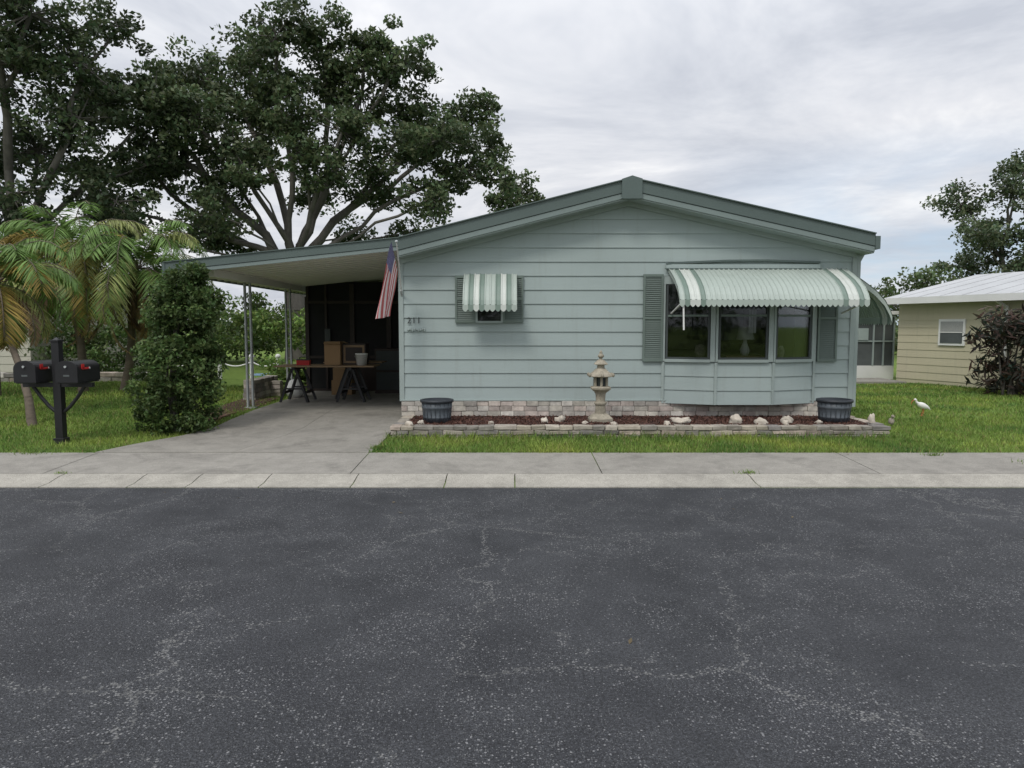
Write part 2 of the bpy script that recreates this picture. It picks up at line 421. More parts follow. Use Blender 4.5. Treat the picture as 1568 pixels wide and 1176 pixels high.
def grass(name,regs,col,tufts=()):
    V=[];C=[]
    for (x0,x1,y0,y1,dens,h) in regs:
        n=int((x1-x0)*(y1-y0)*dens)
        X=rng.uniform(x0,x1,n);Y=rng.uniform(y0,y1,n)
        if x0<-5:
            ed=np.array([edge(y) for y in Y])+rng.normal(0,.03,n); keep=X<ed-.0; X=X[keep];Y=Y[keep]
        n=len(X); Z=np.array([gz(a,b) for a,b in zip(X,Y)])-.005
        H=h*rng.uniform(.5,1.4,n); th=rng.uniform(0,2*np.pi,n); wd=.006+.0008*(Y-8)
        lx=rng.normal(0,.4,n)*H; ly=rng.normal(0,.4,n)*H
        b1=np.stack([X-np.cos(th)*wd,Y-np.sin(th)*wd,Z],1); b2=np.stack([X+np.cos(th)*wd,Y+np.sin(th)*wd,Z],1)
        t=np.stack([X+lx,Y+ly,Z+H],1)
        V.append(np.stack([b1,b2,t],1).reshape(-1,3))
        pn=np.array([noise.noise(Vector((a*.9,b*.9,3)))+.5*noise.noise(Vector((a*3,b*3,8))) for a,b in zip(X,Y)])
        c=np.array(col)[None,:]*(rng.uniform(.6,1.4,n)*(1+.5*pn))[:,None]
        c[:,0]*=(1+.35*pn)
        dry=rng.random(n)<.09; c[dry]=np.array([.30,.27,.11])*rng.uniform(.6,1.2,(dry.sum(),1))
        C.append(c)
    for (x,y,z,r,n,h) in tufts:
        X=rng.normal(x,r,n);Y=rng.normal(y,r*.4,n);Z=np.full(n,z);H=h*rng.uniform(.4,1.3,n);th=rng.uniform(0,6.28,n)
        b1=np.stack([X-np.cos(th)*.005,Y-np.sin(th)*.005,Z],1); b2=np.stack([X+np.cos(th)*.005,Y+np.sin(th)*.005,Z],1)
        t=np.stack([X+rng.normal(0,.6,n)*H,Y+rng.normal(0,.6,n)*H,Z+H],1)
        V.append(np.stack([b1,b2,t],1).reshape(-1,3)); C.append(np.array(col)[None,:]*rng.uniform(.5,1.3,(n,1)))
    return fast(name,np.concatenate(V),3,np.concatenate(C),M_grassb)
grass('lawn_grass',[(-1.74,5.5,8.655,9.80,2600,.055),(-1.8,5.4,8.61,8.70,2600,.06),(-1.74,5.3,9.70,9.81,2500,.10),(5.3,14,8.62,12,1500,.05),(5.45,18,12,19,600,.055),
 (-13,-4.3,8.62,12,1500,.05),(-14,-4.5,12,17,600,.055),(-30,-13,9,17,150,.06),(14,25,8.7,19,200,.06)],(.175,.262,.055),
 [(2.58,7.62,.055,.05,60,.05),(6.2,8.1,.08,.16,260,.06),(5.1,8.5,.09,.05,60,.05),(-1.70,8.9,.1,.04,200,.06),(-5.9,8.6,.09,.1,80,.05),(6.9,8.3,.085,.1,60,.05),(-4.9,7.61,.055,.05,30,.03)])
n=14; P=np.stack([rng.uniform(-6,7,n),rng.uniform(5.2,10.2,n),np.zeros(n)],1)
P=np.concatenate([P,[[-3.45,6.95,0],[.62,3.6,0],[2.0,6.3,0]]])
P=P[(P[:,1]<7.1)|((P[:,1]>7.7)&(P[:,1]<8.6))]
P[:,2]=np.where(P[:,1]<7.2,.008,.058+(P[:,1]-7.6)*.04+.008); n=len(P)
fast('fallen_leaves',leaves(P,.045,.4,3.5),4,np.array([.18,.14,.08])[None,:]*rng.uniform(.4,1.3,(n,1)),M_grassb)

# ------------------------------------------------------------------ HOUSE
house=empty('mobile_home',(0,0,0))
YF=11.03; XL,XR=-1.725,5.275; PX,PZ=1.77,3.83; YR=10.68
def top(x): return PZ-(.251*(PX-x) if x<PX else .223*(x-PX))
sd=MB(); ex=.214
z=.50
def lap(mb,x0a,x1a,x0b,x1b,z0,z1,y,m,lip=.018):
    vs=[(x0a,y-lip,z0),(x1a,y-lip,z0),(x1b,y-.002,z1),(x0b,y-.002,z1),(x0a,y,z0),(x1a,y,z0)]
    mb.add(vs,[(0,1,2,3),(0,4,5,1)],m)
zw=.25
while z<3.8:
    z1=min(z+ex,3.8)
    def xr(zz):
        a=XL; b=XR; zt=zz+zw-.07
        if zt>top(XL): a=PX-(PZ-zt)/.251
        if zt>top(XR): b=PX+(PZ-zt)/.223
        return a,b
    a0,b0=xr(z);a1,b1=xr(z1)
    if b1<=a1: break
    if z1<=2.45 and z1>.6:
        lap(sd,a0,2.36,a1,2.36,z,z1,YF,M_side); lap(sd,4.67,b0,4.67,b1,z,z1,YF,M_side)
    else: lap(sd,a0,b0,a1,b1,z,z1,YF,M_side)
    z=z1
def wallstrip(x0,x1,z0,z1): sd.box(x0,x1,YF,YF+.1,z0,z1,M_side)
wallstrip(XL,2.36,.27,2.72); wallstrip(4.67,XR,.27,2.72)
wallstrip(2.36,4.67,.27,1.1); wallstrip(2.36,4.67,2.3,2.72)
sd.extr([(XL,2.72),(XR,2.72),(XR,top(XR)-.14),(PX,PZ-.14),(XL,top(XL)-.14)],YF,YF+.1,M_side)
sd.box(XL,XL+.1,YF+.1,25,.27,2.85,M_side); sd.box(XR-.1,XR,YF+.1,25,.27,2.9,M_side); sd.box(XL+.1,XR-.1,24.9,25,.27,2.9,M_side)
z=.5
while z<2.9:
    for xx,sg in ((XL,-1),(XR,1)):
        vs=[(xx+sg*.016,YF-.012,z),(xx+sg*.016,25,z),(xx+sg*.002,25,z+ex),(xx+sg*.002,YF-.012,z+ex),(xx,YF-.012,z),(xx,25,z)]
        sd.add(vs,[(0,1,2,3),(0,4,5,1)],M_side)
    z+=ex
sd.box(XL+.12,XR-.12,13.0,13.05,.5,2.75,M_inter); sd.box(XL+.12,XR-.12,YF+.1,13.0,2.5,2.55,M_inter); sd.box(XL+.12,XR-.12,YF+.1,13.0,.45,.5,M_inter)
sd.build('walls_lap_siding',house)
ri=MB()
ri.box(3.9,4.5,12.2,12.7,.5,1.35,M_brown); ri.box(2.5,3.2,12.3,12.9,.5,1.25,M_brown)
ri.box(2.9,3.6,12.97,12.99,1.5,2.1,M_lscreen); ri.box(3.8,4.2,12.97,12.99,1.4,2.2,M_trim)
ri.lathe([(.05,0),(.08,.08),(.03,.2),(.03,.25)],(3.62,11.05,1.2),M_white,12); ri.lathe([(.14,.25),(.09,.45)],(3.62,11.05,1.2),M_white,14)
ri.box(3.3,3.9,10.95,11.5,1.16,1.2,M_wood)
ri.lathe([(.05,0),(.09,.1),(.07,.2),(.04,.22)],(2.95,11.15,1.15),M_lantern,12); ri.lathe([(.04,0),(.06,.12),(.03,.2)],(4.2,11.1,1.15),M_stonew,12)
ri.build('room_contents',house)
ct=MB()
ct.box(XL-.018,XL+.05,YF-.026,YF-.0195,.49,top(XL)-.2,M_trim); ct.box(XR-.05,XR+.02,YF-.026,YF-.0195,.49,top(XR)-.2,M_trim)
ct.box(XL-.024,XL-.0185,YF-.026,YF+.06,.49,2.7,M_trim); ct.box(XR+.0205,XR+.026,YF-.026,YF+.06,.49,2.75,M_trim)
ct.beam((XR+.06,YF+.02,2.9),(XR+.06,YF+.02,.4),.05,.06,M_trim)
ct.build('corner_trim',house)
def blockwall(mb,p0,p1,z0,courses,h,lrange,depth,cols,jit=.004,gap=.008):
    p0=Vector(p0);p1=Vector(p1);d=p1-p0;L=d.length;d.normalize();ang=math.atan2(d.y,d.x)
    mt=Matrix.Translation((p0.x,p0.y,0))@Matrix.Rotation(ang,4,'Z')
    mb.box(.01,L-.01,.02,depth-.02,z0,z0+courses*h-.01,M_block,(.22,.2,.17),mt)
    for c in range(courses):
        u=0
        while u<L-.02:
            l=random.uniform(*lrange)
            if c%2 and u==0: l*=.5
            if L-u-l<.06: l=L-u
            l=min(l,L-u)
            cc=random.choice(cols); k=random.uniform(.75,1.2); cc=tuple(x*k for x in cc)
            pr=random.uniform(-.008,.012)
            mb.box(u+gap/2,u+l-gap/2,-pr,depth+pr,z0+c*h+gap/2,z0+(c+1)*h-gap/2,M_block,cc,mt,jit)
            u+=l
pale=[(.50,.47,.41),(.46,.40,.36),(.55,.52,.47),(.44,.41,.37),(.50,.44,.39)]
fb=MB()
blockwall(fb,(XL,YF-.03,0),(XR,YF-.03,0),.255,3,.08,(.17,.21),.1,pale,.0015,.006)
blockwall(fb,(XR+.0,YF+.09,0),(XR+.0,24.9,0),.1,5,.08,(.19,.21),.1,pale,.0015,.006)
fb.box(XL-.005,XR+.005,YF-.036,YF+.05,.493,.515,M_trim)
fb.build('block_skirting',house,.003)

bay=MB()
bp=[(2.34,YF),(3.08,10.77),(3.95,10.77),(4.69,YF)]
for (a,b) in zip(bp,bp[1:]):
    A=Vector((a[0],a[1],0));B=Vector((b[0],b[1],0));d=(B-A);L=d.length;d.normalize()
    mt=Matrix.Translation(A)@Matrix.Rotation(math.atan2(d.y,d.x),4,'Z')
    z=.46
    while z<1.1:
        z1=min(z+ex,1.115)
        vs=[(0.0,-.016,z),(L,-.016,z),(L,-.002,z1),(0,-.002,z1),(0,0,z),(L,0,z)]
        bay.add([mt@Vector(v) for v in vs],[(0,1,2,3),(0,4,5,1)],M_side); z=z1
    bay.box(0,L,0,.03,.46,1.104,M_side,mat=mt)
    bay.box(-.0,.035,-.03,.03,1.115,2.42,M_trim,mat=mt); bay.box(L-.07,L,-.03,.03,1.115,2.42,M_trim,mat=mt)
    bay.box(.035,L-.07,-.045,.03,1.105,1.15,M_trim,mat=mt); bay.box(.035,L-.07,-.03,.03,2.30,2.42,M_trim,mat=mt)
    bay.box(.045,.075,-.018,.02,1.152,2.298,M_trimd,mat=mt); bay.box(L-.11,L-.08,-.018,.02,1.152,2.298,M_trimd,mat=mt)
    bay.box(.075,L-.11,-.018,.02,1.152,1.18,M_trimd,mat=mt)
    bay.box(.075,L-.11,-.022,.016,1.80,1.83,M_shut,mat=mt)
    bay.box(.077,L-.112,-.002,.002,1.181,1.799,M_glass,mat=mt); bay.box(.077,L-.112,-.002,.002,1.831,2.297,M_glass,mat=mt)
    bay.box(.08,L-.12,.04,.045,1.90,2.3,M_lscreen,mat=mt)
    bay.box(-.012,.03,-.032,.0,.46,1.104,M_trim,mat=mt)
bay.box(4.665,4.70,10.99,11.02,.46,2.42,M_trim)
vs=[(x,y,.455) for x,y in bp]; bay.add(vs,[(0,1,2,3)],M_trim)
vs=[(x,y,2.43) for x,y in bp]; bay.add(vs,[(0,1,2,3)],M_trim)
for i in range(6): bay.box(3.60+i*.02,3.615+i*.02,10.83+.008*(i%2),10.84+.008*(i%2),1.55,2.3,M_white)
bay.build('bay_window',house)
st=MB()
pts=[(2.36,2.60),(2.5,2.62),(3.3,2.655),(3.9,2.66),(4.72,2.63)]
for a,b in zip(pts,pts[1:]): st.beam((a[0],10.99,a[1]),(b[0],10.99,b[1]),.03,.03,M_fascia)
st.box(2.36,4.72,10.975,11.005,2.54,2.60,M_side); st.box(2.34,4.74,10.965,10.974,2.525,2.54,M_fascia)
st.build('awning_header_trim',house)
def shutter(mb,x0,x1,z0,z1):
    y=YF-.03
    mb.box(x0,x0+.03,y-.025,y+.012,z0,z1,M_shut); mb.box(x1-.03,x1,y-.025,y+.012,z0,z1,M_shut)
    for zz in (z0,(z0+z1)/2-.02,z1-.04): mb.box(x0+.03,x1-.03,y-.024,y+.012,zz,zz+.04,M_shut)
    mb.box(x0+.03,x1-.03,y-.001,y+.012,z0+.04,z1-.04,M_shut)
    z=z0+.045
    while z<z1-.06:
        vs=[(x0+.03,y-.02,z),(x1-.03,y-.02,z),(x1-.03,y-.003,z+.026),(x0+.03,y-.003,z+.026)]
        mb.add(vs,[(0,1,2,3)],M_shut); z+=.03
sh=MB()
shutter(sh,-.875,-.56,1.71,2.43); shutter(sh,-.14,.175,1.71,2.43)
shutter(sh,2.02,2.325,1.11,2.45); shutter(sh,4.72,5.02,1.11,2.45)
sh.build('shutters',house)
w=MB()
w.box(-.55,-.15,YF-.035,YF-.02,1.72,2.38,M_trimd)
for a in ((-.56,-.53,1.71,2.39),(-.17,-.14,1.71,2.39)): w.box(a[0],a[1],YF-.06,YF-.02,a[2],a[3],M_trim)
w.box(-.53,-.17,YF-.065,YF-.02,1.70,1.735,M_trim); w.box(-.53,-.17,YF-.055,YF-.02,2.03,2.06,M_trim)
w.box(-.52,-.18,YF-.045,YF-.042,1.74,2.03,M_glass)
for k in range(8): w.box(-.51,-.19,YF-.041,YF-.037,1.84+k*.025,1.85+k*.025,M_lscreen)
w.build('small_window',house)
def awning(mb,x0,x1,yb,zt,yf,zf,stripes,rib=.075,axis='y'):
    prof=[(0,0),(.3,.17),(.6,.36),(.82,.56),(.94,.74),(1,.88)]
    n=int((x1-x0)/rib); w=(x1-x0)/n
    D=zt-zf
    sgn=-1 if yf<yb else 1
    def P(x,u,v,lift=0):
        y=yb+(yf-yb)*u; z=zt-D*v
        y+=sgn*lift*.6; z+=lift*.8
        return (x,y,z) if axis=='y' else (y, x, z)
    for i in range(n):
        a=x0+i*w; m=stripes(i,n)
        for j in range(len(prof)-1):
            u0,v0=prof[j];u1,v1=prof[j+1]
            xsn=[a,a+.18*w,a+.3*w,a+.88*w,a+w]; lf=[.014,.014,0,0,.014]
            for k in range(4):
                mb.add([P(xsn[k],u0,v0,lf[k]),P(xsn[k+1],u0,v0,lf[k+1]),P(xsn[k+1],u1,v1,lf[k+1]),P(xsn[k],u1,v1,lf[k])],[(0,3,2,1)],m)
        sc=[P(a,1,.88,.006),P(a+w,1,.88,.006)]
        pts=[]
        for k in range(7):
            f=k/6; x=a+w-f*w; zz=1.0+ .035*math.sin(math.pi*f)/max(D,.3)
            pts.append(P(x,1.0,zz,.006))
        mb.add(sc+pts,[tuple(range(len(sc)+len(pts)))],m)
    for x in (x0,x1):
        vs=[P(x,u,v) for u,v in prof]
        low=[P(x,u,min(1,v+.10)) for u,v in prof]
        for j in range(len(prof)-1):
            mb.add([vs[j],vs[j+1],low[j+1],low[j]],[(0,1,2,3)],M_awn1)
def str_big(i,n):
    e=min(i,n-1-i)
    return {0:M_awn1,1:M_awn2,2:M_awn3,3:M_awn3,4:M_awn2}.get(e,M_awn1)
aw=MB()
awning(aw,2.40,5.12,YF-.03,2.53,10.22,1.96,str_big)
aw.beam((2.45,10.25,2.0),(2.45,10.98,1.85),.02,.02,M_white); aw.beam((5.07,10.25,2.0),(5.07,10.98,1.85),.02,.02,M_white)
aw.beam((2.46,10.24,1.95),(2.47,10.24,1.60),.022,.012,M_white)
aw.box(2.41,5.11,10.235,10.26,1.965,1.99,M_awn1)
aw.build('bay_window_awning',house)
aw=MB()
awning(aw,-.735,.075,YF-.03,2.45,10.62,1.90,lambda i,n:[M_awn1,M_awn2,M_awn3,M_awn2,M_awn1,M_awn1,M_awn2,M_awn3,M_awn2,M_awn1][i%10])
aw.build('small_window_awning',house)
aw=MB()
awning(aw,11.25,13.1,XR+.03,2.50,6.0,1.70,str_big,axis='x')
aw.build('side_window_awning',house)

rf=MB()
def fband(mb,x0,x1,dt,db,y0,y1,m,tf=top):
    mb.extr([(x0,tf(x0)-dt),(x0,tf(x0)-db),(x1,tf(x1)-db),(x1,tf(x1)-dt)],y0,y1,m)
XF0,XF1=-1.69,5.40
for (a,b) in ((XF0,PX),(PX,XF1)):
    fband(rf,a,b,0,.175,YR,YR+.05,M_fascia); fband(rf,a,b,.175,.185,YR+.02,YR+.05,M_trimd)
    fband(rf,a,b,.185,.26,YR+.012,YR+.05,M_fascia2)
    fband(rf,a,b,.262,.28,YR+.03,YR+.36,M_trim)
    fband(rf,a,b,-.015,.0,YR-.03,25.3,M_fascia)
    fband(rf,a,b,.0,.12,YR+.051,25.2,M_roofm)
rf.extr([(PX-.15,PZ-.30),(PX+.15,PZ-.30),(PX+.15,PZ-.01),(PX,PZ+.035),(PX-.15,PZ-.015)],YR-.035,YR+.06,M_fascia)
for (a,b) in ((XL+.02,PX),(PX,XR-.02)): fband(rf,a,b,.28,.35,YF-.045,YF-.02,M_trim)
rf.box(5.40,5.47,YR-.01,25.2,2.80,2.99,M_fascia); rf.box(5.28,5.40,YR+.06,25.2,2.78,2.80,M_trim)
rf.beam((5.43,YF+.05,2.8),(XR+.06,YF+.05,2.62),.05,.05,M_trim)
rf.build('gable_roof_and_fascia',house)

cp=MB()
CX0,CX1=-5.19,-1.66
def ctop(x): return 2.965-.1035*(CX1-x)
YB=19.0
fband(cp,CX0,CX1-.03,0,.12,YR,YR+.04,M_fascia,ctop); fband(cp,CX0,CX1-.03,.12,.128,YR+.015,YR+.04,M_trimd,ctop)
fband(cp,CX0,CX1-.03,.128,.18,YR+.01,YR+.04,M_fascia2,ctop)
fband(cp,CX0,CX1-.03,-.012,0,YR-.02,YB,M_fascia,ctop)
fband(cp,CX0+.03,CX1-.03,.10,.13,YR+.041,YB,M_ceil,ctop)
y=YR+.35
while y<YB:
    fband(cp,CX0+.03,CX1-.05,.132,.15,y,y+.018,M_ceil,ctop); y+=.30
cp.extr([(CX0-.02,ctop(CX0)-.0),(CX0-.02,ctop(CX0)-.16),(CX0+.02,ctop(CX0)-.16),(CX0+.02,ctop(CX0))],YR-.01,YB,M_fascia)
BX=-4.6; bz=ctop(BX)-.13
cp.box(BX-.04,BX+.04,YR+.3,YB,bz-.12,bz-.004,M_ceil)
for py in (12.43,14.66,17.0):
    for o in (-.045,.045):
        cp.box(BX+o-.014,BX+o+.014,py-.03,py+.03,.2,bz-.12,M_steel)
    for k in range(9): cp.box(BX-.031,BX+.031,py-.006,py+.006,.4+k*.2,.41+k*.2,M_steel)
cp.box(BX-.1,BX+.1,12.35,12.51,.22,.236,M_steel)
cp.beam((-4.75,YR+.3,bz-.02),(-4.75,15.6,bz-.02),.03,.03,M_white)
cp.build('carport',house)
en=MB(); EY=15.6
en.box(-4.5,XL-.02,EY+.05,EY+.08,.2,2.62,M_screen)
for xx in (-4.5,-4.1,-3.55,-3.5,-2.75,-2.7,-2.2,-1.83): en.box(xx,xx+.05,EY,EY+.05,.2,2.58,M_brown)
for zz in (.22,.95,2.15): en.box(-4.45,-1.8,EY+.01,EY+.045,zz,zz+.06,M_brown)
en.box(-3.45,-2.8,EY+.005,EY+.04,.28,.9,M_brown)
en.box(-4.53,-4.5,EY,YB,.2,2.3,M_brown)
en.box(-4.1,-3.98,EY-.02,EY+.0,1.0,1.6,M_lscreen); en.cyl((-2.85,EY-.04,1.15),(-2.85,EY,1.15),.025,.025,M_steel)
en.build('screen_room',house)
cu=bpy.data.curves.new('house_number','FONT'); cu.body='211'; cu.size=.13; cu.extrude=.004; cu.space_character=1.15; cu.materials.append(M_black)
o=bpy.data.objects.new('house_number',cu); scene.collection.objects.link(o); o.location=(-1.62,YF-.033,1.70); o.rotation_euler=(R(90),0,0); o.parent=house
pl=MB()
for i in range(9):
    a=i*.031; pl.blob((-1.6+a,YF-.028,1.60+.010*math.sin(i*2)),(.016,.006,.018+.006*(i%3)),M_trim,nz=.5)
pl.build('number_plaque',house)

fl=empty('flag_on_pole',(XL+.03,11.0,2.15))
f=MB(); T=Vector((-1.64,10.2,2.85))-Vector((XL+.03,11.0,2.15))
f.cyl((0,0,0),T,.011,.009,M_white,8); f.blob(T,(.022,.022,.022),M_steel); f.cyl((0,.02,-.03),(0,-.06,.05),.02,.02,M_steel,8)
f.build('pole',fl)
f=MB(); NU,NV=13,26
def fp(u,v):
    p=T*(1-.55*u)
    sp=(.05+.24*v**.8)
    x=p.x-.02-sp*(1-u*.9)-.07*v*u+.02*math.sin(8*u+4*v)*v; y=p.y*(1-.35*v)+(-.28*v)+.05*math.sin(13*u+2*v)*min(1,v*3)
    z=p.z*(1-.55*v)+.29*v-v*(1.0-.22*u)
    return (x,y,z)
vs=[fp(i/NU,j/NV) for j in range(NV+1) for i in range(NU+1)]
for j in range(NV):
    for i in range(NU):
        m=M_cloth_b if (i<7 and j<7) else (M_cloth_r if i%2==0 else M_cloth_w)
        a=j*(NU+1)+i
        f.f.append((a,a+1,a+NU+2,a+NU+1)); f.mi.append(f.mid(m)); f.smooth.append(True)
f.v=vs; f.col=[(1,1,1)]*len(vs)
f.build('flag_cloth',fl)

# ------------------------------------------------------------------ planter
pw=MB()
st_c=[(.36,.32,.26),(.31,.28,.24),(.42,.38,.32),(.27,.25,.22),(.38,.32,.27),(.22,.205,.19)]
blockwall(pw,(-1.70,9.8,0),(5.27,9.8,0),.08,3,.064,(.14,.34),.17,st_c,.008,.009)
blockwall(pw,(5.27,9.98,0),(5.27,11.0,0),.08,3,.064,(.14,.3),.15,st_c,.008,.009)
blockwall(pw,(-1.53,9.98,0),(-1.53,11.0,0),.08,3,.064,(.14,.3),.15,st_c,.008,.009)
pw.build('planter_wall',None,.006)
mu=MB(); nx=90;ny=12
vs=[(-1.56+(5.1+1.56)*i/nx, 9.9+1.1*j/ny, .245+.03*noise.noise(Vector((i*.35,j*.7,0)))+.012*random.random()) for j in range(ny+1) for i in range(nx+1)]
mu.add(vs,[(j*(nx+1)+i,j*(nx+1)+i+1,(j+1)*(nx+1)+i+1,(j+1)*(nx+1)+i) for j in range(ny) for i in range(nx)],M_mulch,False)
mu.build('mulch_bed')
n=9000; P=np.stack([rng.uniform(-1.5,5.1,n),rng.uniform(9.95,10.97,n),rng.uniform(.25,.275,n)],1)
c=np.array([.12,.06,.045])[None,:]*rng.uniform(.3,1.7,(n,1))
fast('mulch_chips',leaves(P,.05,.3,.6),4,c,M_grassb)
def pot(name,x,y,r):
    p=MB(); p.lathe([(r*.80,0),(r*.88,.06),(r*.90,.065),(r*.9,.085),(r*.88,.09),(r*.97,.20),(r*.99,.205),(r*.99,.235),(r*.97,.24),(r,.29)],(0,0,0),M_pot,40)
    p.lathe([(r*1.0,.285),(r*1.08,.29),(r*1.09,.325),(r*.98,.33),(r*.93,.30)],(0,0,0),M_potrim,40)
    for i in range(20):
        t=2*math.pi*i/20; p.beam((r*.885*math.cos(t),r*.885*math.sin(t),.02),(r*.985*math.cos(t),r*.985*math.sin(t),.285),.006,.008,M_potrim)
    o=p.build(name); o.location=(x,y,.26); return o
pot('barrel_planter_pot',-1.10,10.35,.225); pot('barrel_planter_pot.001',4.74,10.38,.235)
L=MB(); q=math.pi/6
def st_(prof,n=6): L.lathe(prof,(0,0,0),M_lantern,n,q,smooth=False)
st_([(.20,0),(.20,.05),(.15,.09),(.10,.12)]); L.lathe([(.085,.115),(.075,.2),(.068,.30),(.075,.40),(.095,.44)],(0,0,0),M_lantern,16)
L.lathe([(.09,.25),(.095,.27),(.09,.29)],(0,0,0),M_lantern,16)
st_([(.10,.43),(.16,.475),(.165,.50),(.15,.515),(.10,.52)])
for i in range(6):
    t=i*math.pi/3+q; L.cyl((.095*math.cos(t),.095*math.sin(t),.515),(.095*math.cos(t),.095*math.sin(t),.66),.022,.022,M_lantern,6)
L.lathe([(.07,.515),(.07,.66)],(0,0,0),M_trimd,8)
st_([(.12,.65),(.205,.665),(.19,.685),(.13,.73),(.085,.77),(.075,.78)])
for i in range(6):
    t=i*math.pi/3+q; L.blob((.195*math.cos(t),.195*math.sin(t),.685),(.025,.025,.03),M_lantern,n=8,k=5)
st_([(.06,.775),(.06,.835)]); st_([(.075,.83),(.115,.84),(.105,.855),(.06,.895),(.03,.91)])
L.lathe([(.03,.905),(.02,.925),(.045,.95),(.045,.97),(.02,1.0),(.026,1.01),(.005,1.045)],(0,0,0),M_lantern,12)
o=L.build('pagoda_lantern',None,.004); o.location=(1.30,10.38,.26)
random.seed(5)
rk=MB()
for (px,y,w,h) in ((.47,10.2,.07,.055),(.7,10.35,.08,.06),(2.42,10.15,.15,.055),(2.52,10.3,.09,.05),(3.2,10.1,.08,.085),(3.55,10.05,.09,.06),(3.98,10.2,.11,.075),(3.88,10.0,.07,.05),
   (5.18,10.15,.05,.09),(1.05,10.1,.05,.03),(1.45,10.05,.06,.03),(-.3,10.1,.05,.03),(2.2,10.0,.06,.04),(4.4,10.1,.05,.04),(-1.3,10.05,.05,.04),(-1.45,9.9,.05,.05)):
    rk.blob((px,y,.255+h*.5),(w,w*.7,h),M_stonew,nz=.65,fr=1.8,n=14,k=9,rot=Matrix.Rotation(random.uniform(0,3),3,'Z'))
rk.build('planter_stones')
orn=MB(); orn.blob((0,0,.05),(.035,.05,.05),M_lantern,nz=.3); orn.blob((0,-.03,.12),(.022,.025,.025),M_lantern); orn.cyl((0,-.05,.12),(0,-.09,.11),.008,.002,M_lantern,6)
o=orn.build('bird_ornament'); o.location=(5.33,9.9,.275)

ib=MB()
rot=Matrix.Rotation(R(22),3,'Y')
ib.blob((0,0,.225),(.13,.065,.068),M_birdw,rot=rot,n=16,k=12)
ib.tube([(-.09,0,.27),(-.13,0,.30),(-.145,0,.335),(-.155,0,.355)],[.038,.026,.02,.02],M_birdw,10)
ib.blob((-.165,0,.36),(.034,.024,.026),M_birdw)
ib.tube([(-.19,0,.357),(-.225,0,.33),(-.245,0,.29),(-.25,0,.25)],[.011,.009,.007,.003],M_birdo,8)
ib.tube([(.09,0,.20),(.14,0,.165),(.18,0,.135)],[.045,.03,.008],M_birdw,8)
for s in (-.025,.025):
    ib.tube([(.01,s,.18),(.025,s,.10),(.0,s,.0)],[.012,.006,.006],M_birdo,6)
    ib.tube([(0,s,.004),(-.05,s+.01,.002)],[.005,.003],M_birdo,5); ib.tube([(0,s,.004),(-.04,s-.02,.002)],[.005,.003],M_birdo,5)
o=ib.build('white_ibis'); o.location=(7.15,12.3,.10); o.scale=(.78,.78,.78)

# mailboxes
mbx=empty('double_mailbox',(-6.02,9.4,.09))
m=MB()
m.box(-.05,.05,-.05,.05,-.1,1.36,M_black); m.box(-.06,.06,-.06,.06,1.36,1.385,M_black); m.lathe([(.055,1.385),(.0,1.42)],(0,0,0),M_black,4,math.pi/4)
m.box(-.46,.46,-.035,.035,.76,.82,M_black); m.box(-.07,.07,-.07,.07,-.02,.08,M_black)
for s in (-1,1):
    pts=[Vector((s*.045,0,.42)),Vector((s*.14,0,.50)),Vector((s*.24,0,.62)),Vector((s*.34,0,.765))]
    m.tube(pts,[.025]*4,M_black,8)
    m.box(s*.27-.13,s*.27+.13,-.24,.24,.822,.84,M_black)
m.build('post_with_braces',mbx,.004)
for s,nm in ((-1,'mailbox_shell_a'),(1,'mailbox_shell_b')):
    m=MB(); cx=s*.27; w=.135; h0=.842; hs=.17; prof=[(cx-w,h0),(cx+w,h0),(cx+w,h0+hs)]
    for k in range(1,12):
        t=math.pi*k/12; prof.append((cx+w*math.cos(t),h0+hs+w*.75*math.sin(t)))
    prof.append((cx-w,h0+hs))
    m.extr(prof,-.24,.26,M_black)
    pf=[(cx+(a-cx)*1.06,(b-h0-.12)*1.05+h0+.12) for a,b in prof]; m.extr(pf,-.262,-.225,M_black)
    m.cyl((cx,-.265,h0+.2),(cx,-.285,h0+.2),.012,.016,M_steel,8)
    m.box(cx-.04,cx+.04,-.266,-.2625,h0+.07,h0+.095,M_lscreen)
    fx=cx+w+.006
    m.box(fx,fx+.008,-.16,.02,h0+.16,h0+.185,M_red); m.box(fx,fx+.008,-.17,-.11,h0+.17,h0+.23,M_red)
    m.cyl((fx-.004,.0,h0+.172),(fx+.014,.0,h0+.172),.014,.014,M_steel,8)
    m.build(nm,mbx,.004)

tb=empty('sawhorse_table',(-3.5,13.5,.235))
t_=MB(); t_.box(-.93,.93,-.33,.33,.66,.685,M_wood); t_.box(-.2,.95,.4,.95,.70,.72,M_wood)
for cx in (-.58,.48,.3):
    yo=0 if cx!=.3 else .65
    t_.box(cx-.03,cx+.03,yo-.30,yo+.30,.60,.66,M_blackp)
    for yy in (-.24,.24):
        t_.beam((cx-.04,yo+yy,.62),(cx-.26,yo+yy*1.1,.0),.06,.04,M_blackp); t_.beam((cx+.04,yo+yy,.62),(cx+.26,yo+yy*1.1,.0),.06,.04,M_blackp)
        t_.beam((cx-.17,yo+yy,.25),(cx+.17,yo+yy,.25),.03,.03,M_blackp)
    t_.beam((cx-.2,yo-.25,.18),(cx-.2,yo+.25,.18),.03,.05,M_blackp); t_.beam((cx+.2,yo-.25,.18),(cx+.2,yo+.25,.18),.03,.05,M_blackp)
t_.build('table_and_trestles',tb)
bx=MB(); bx.box(-.15,.15,-.14,.14,0,.44,M_card)
bx.add([(-.15,-.14,.441),(.15,-.14,.441),(.17,-.22,.40),(-.14,-.22,.40)],[(0,1,2,3)],M_card)
bx.add([(.15,-.14,.441),(.15,.14,.441),(.25,.14,.41),(.25,-.14,.41)],[(0,1,2,3)],M_card)
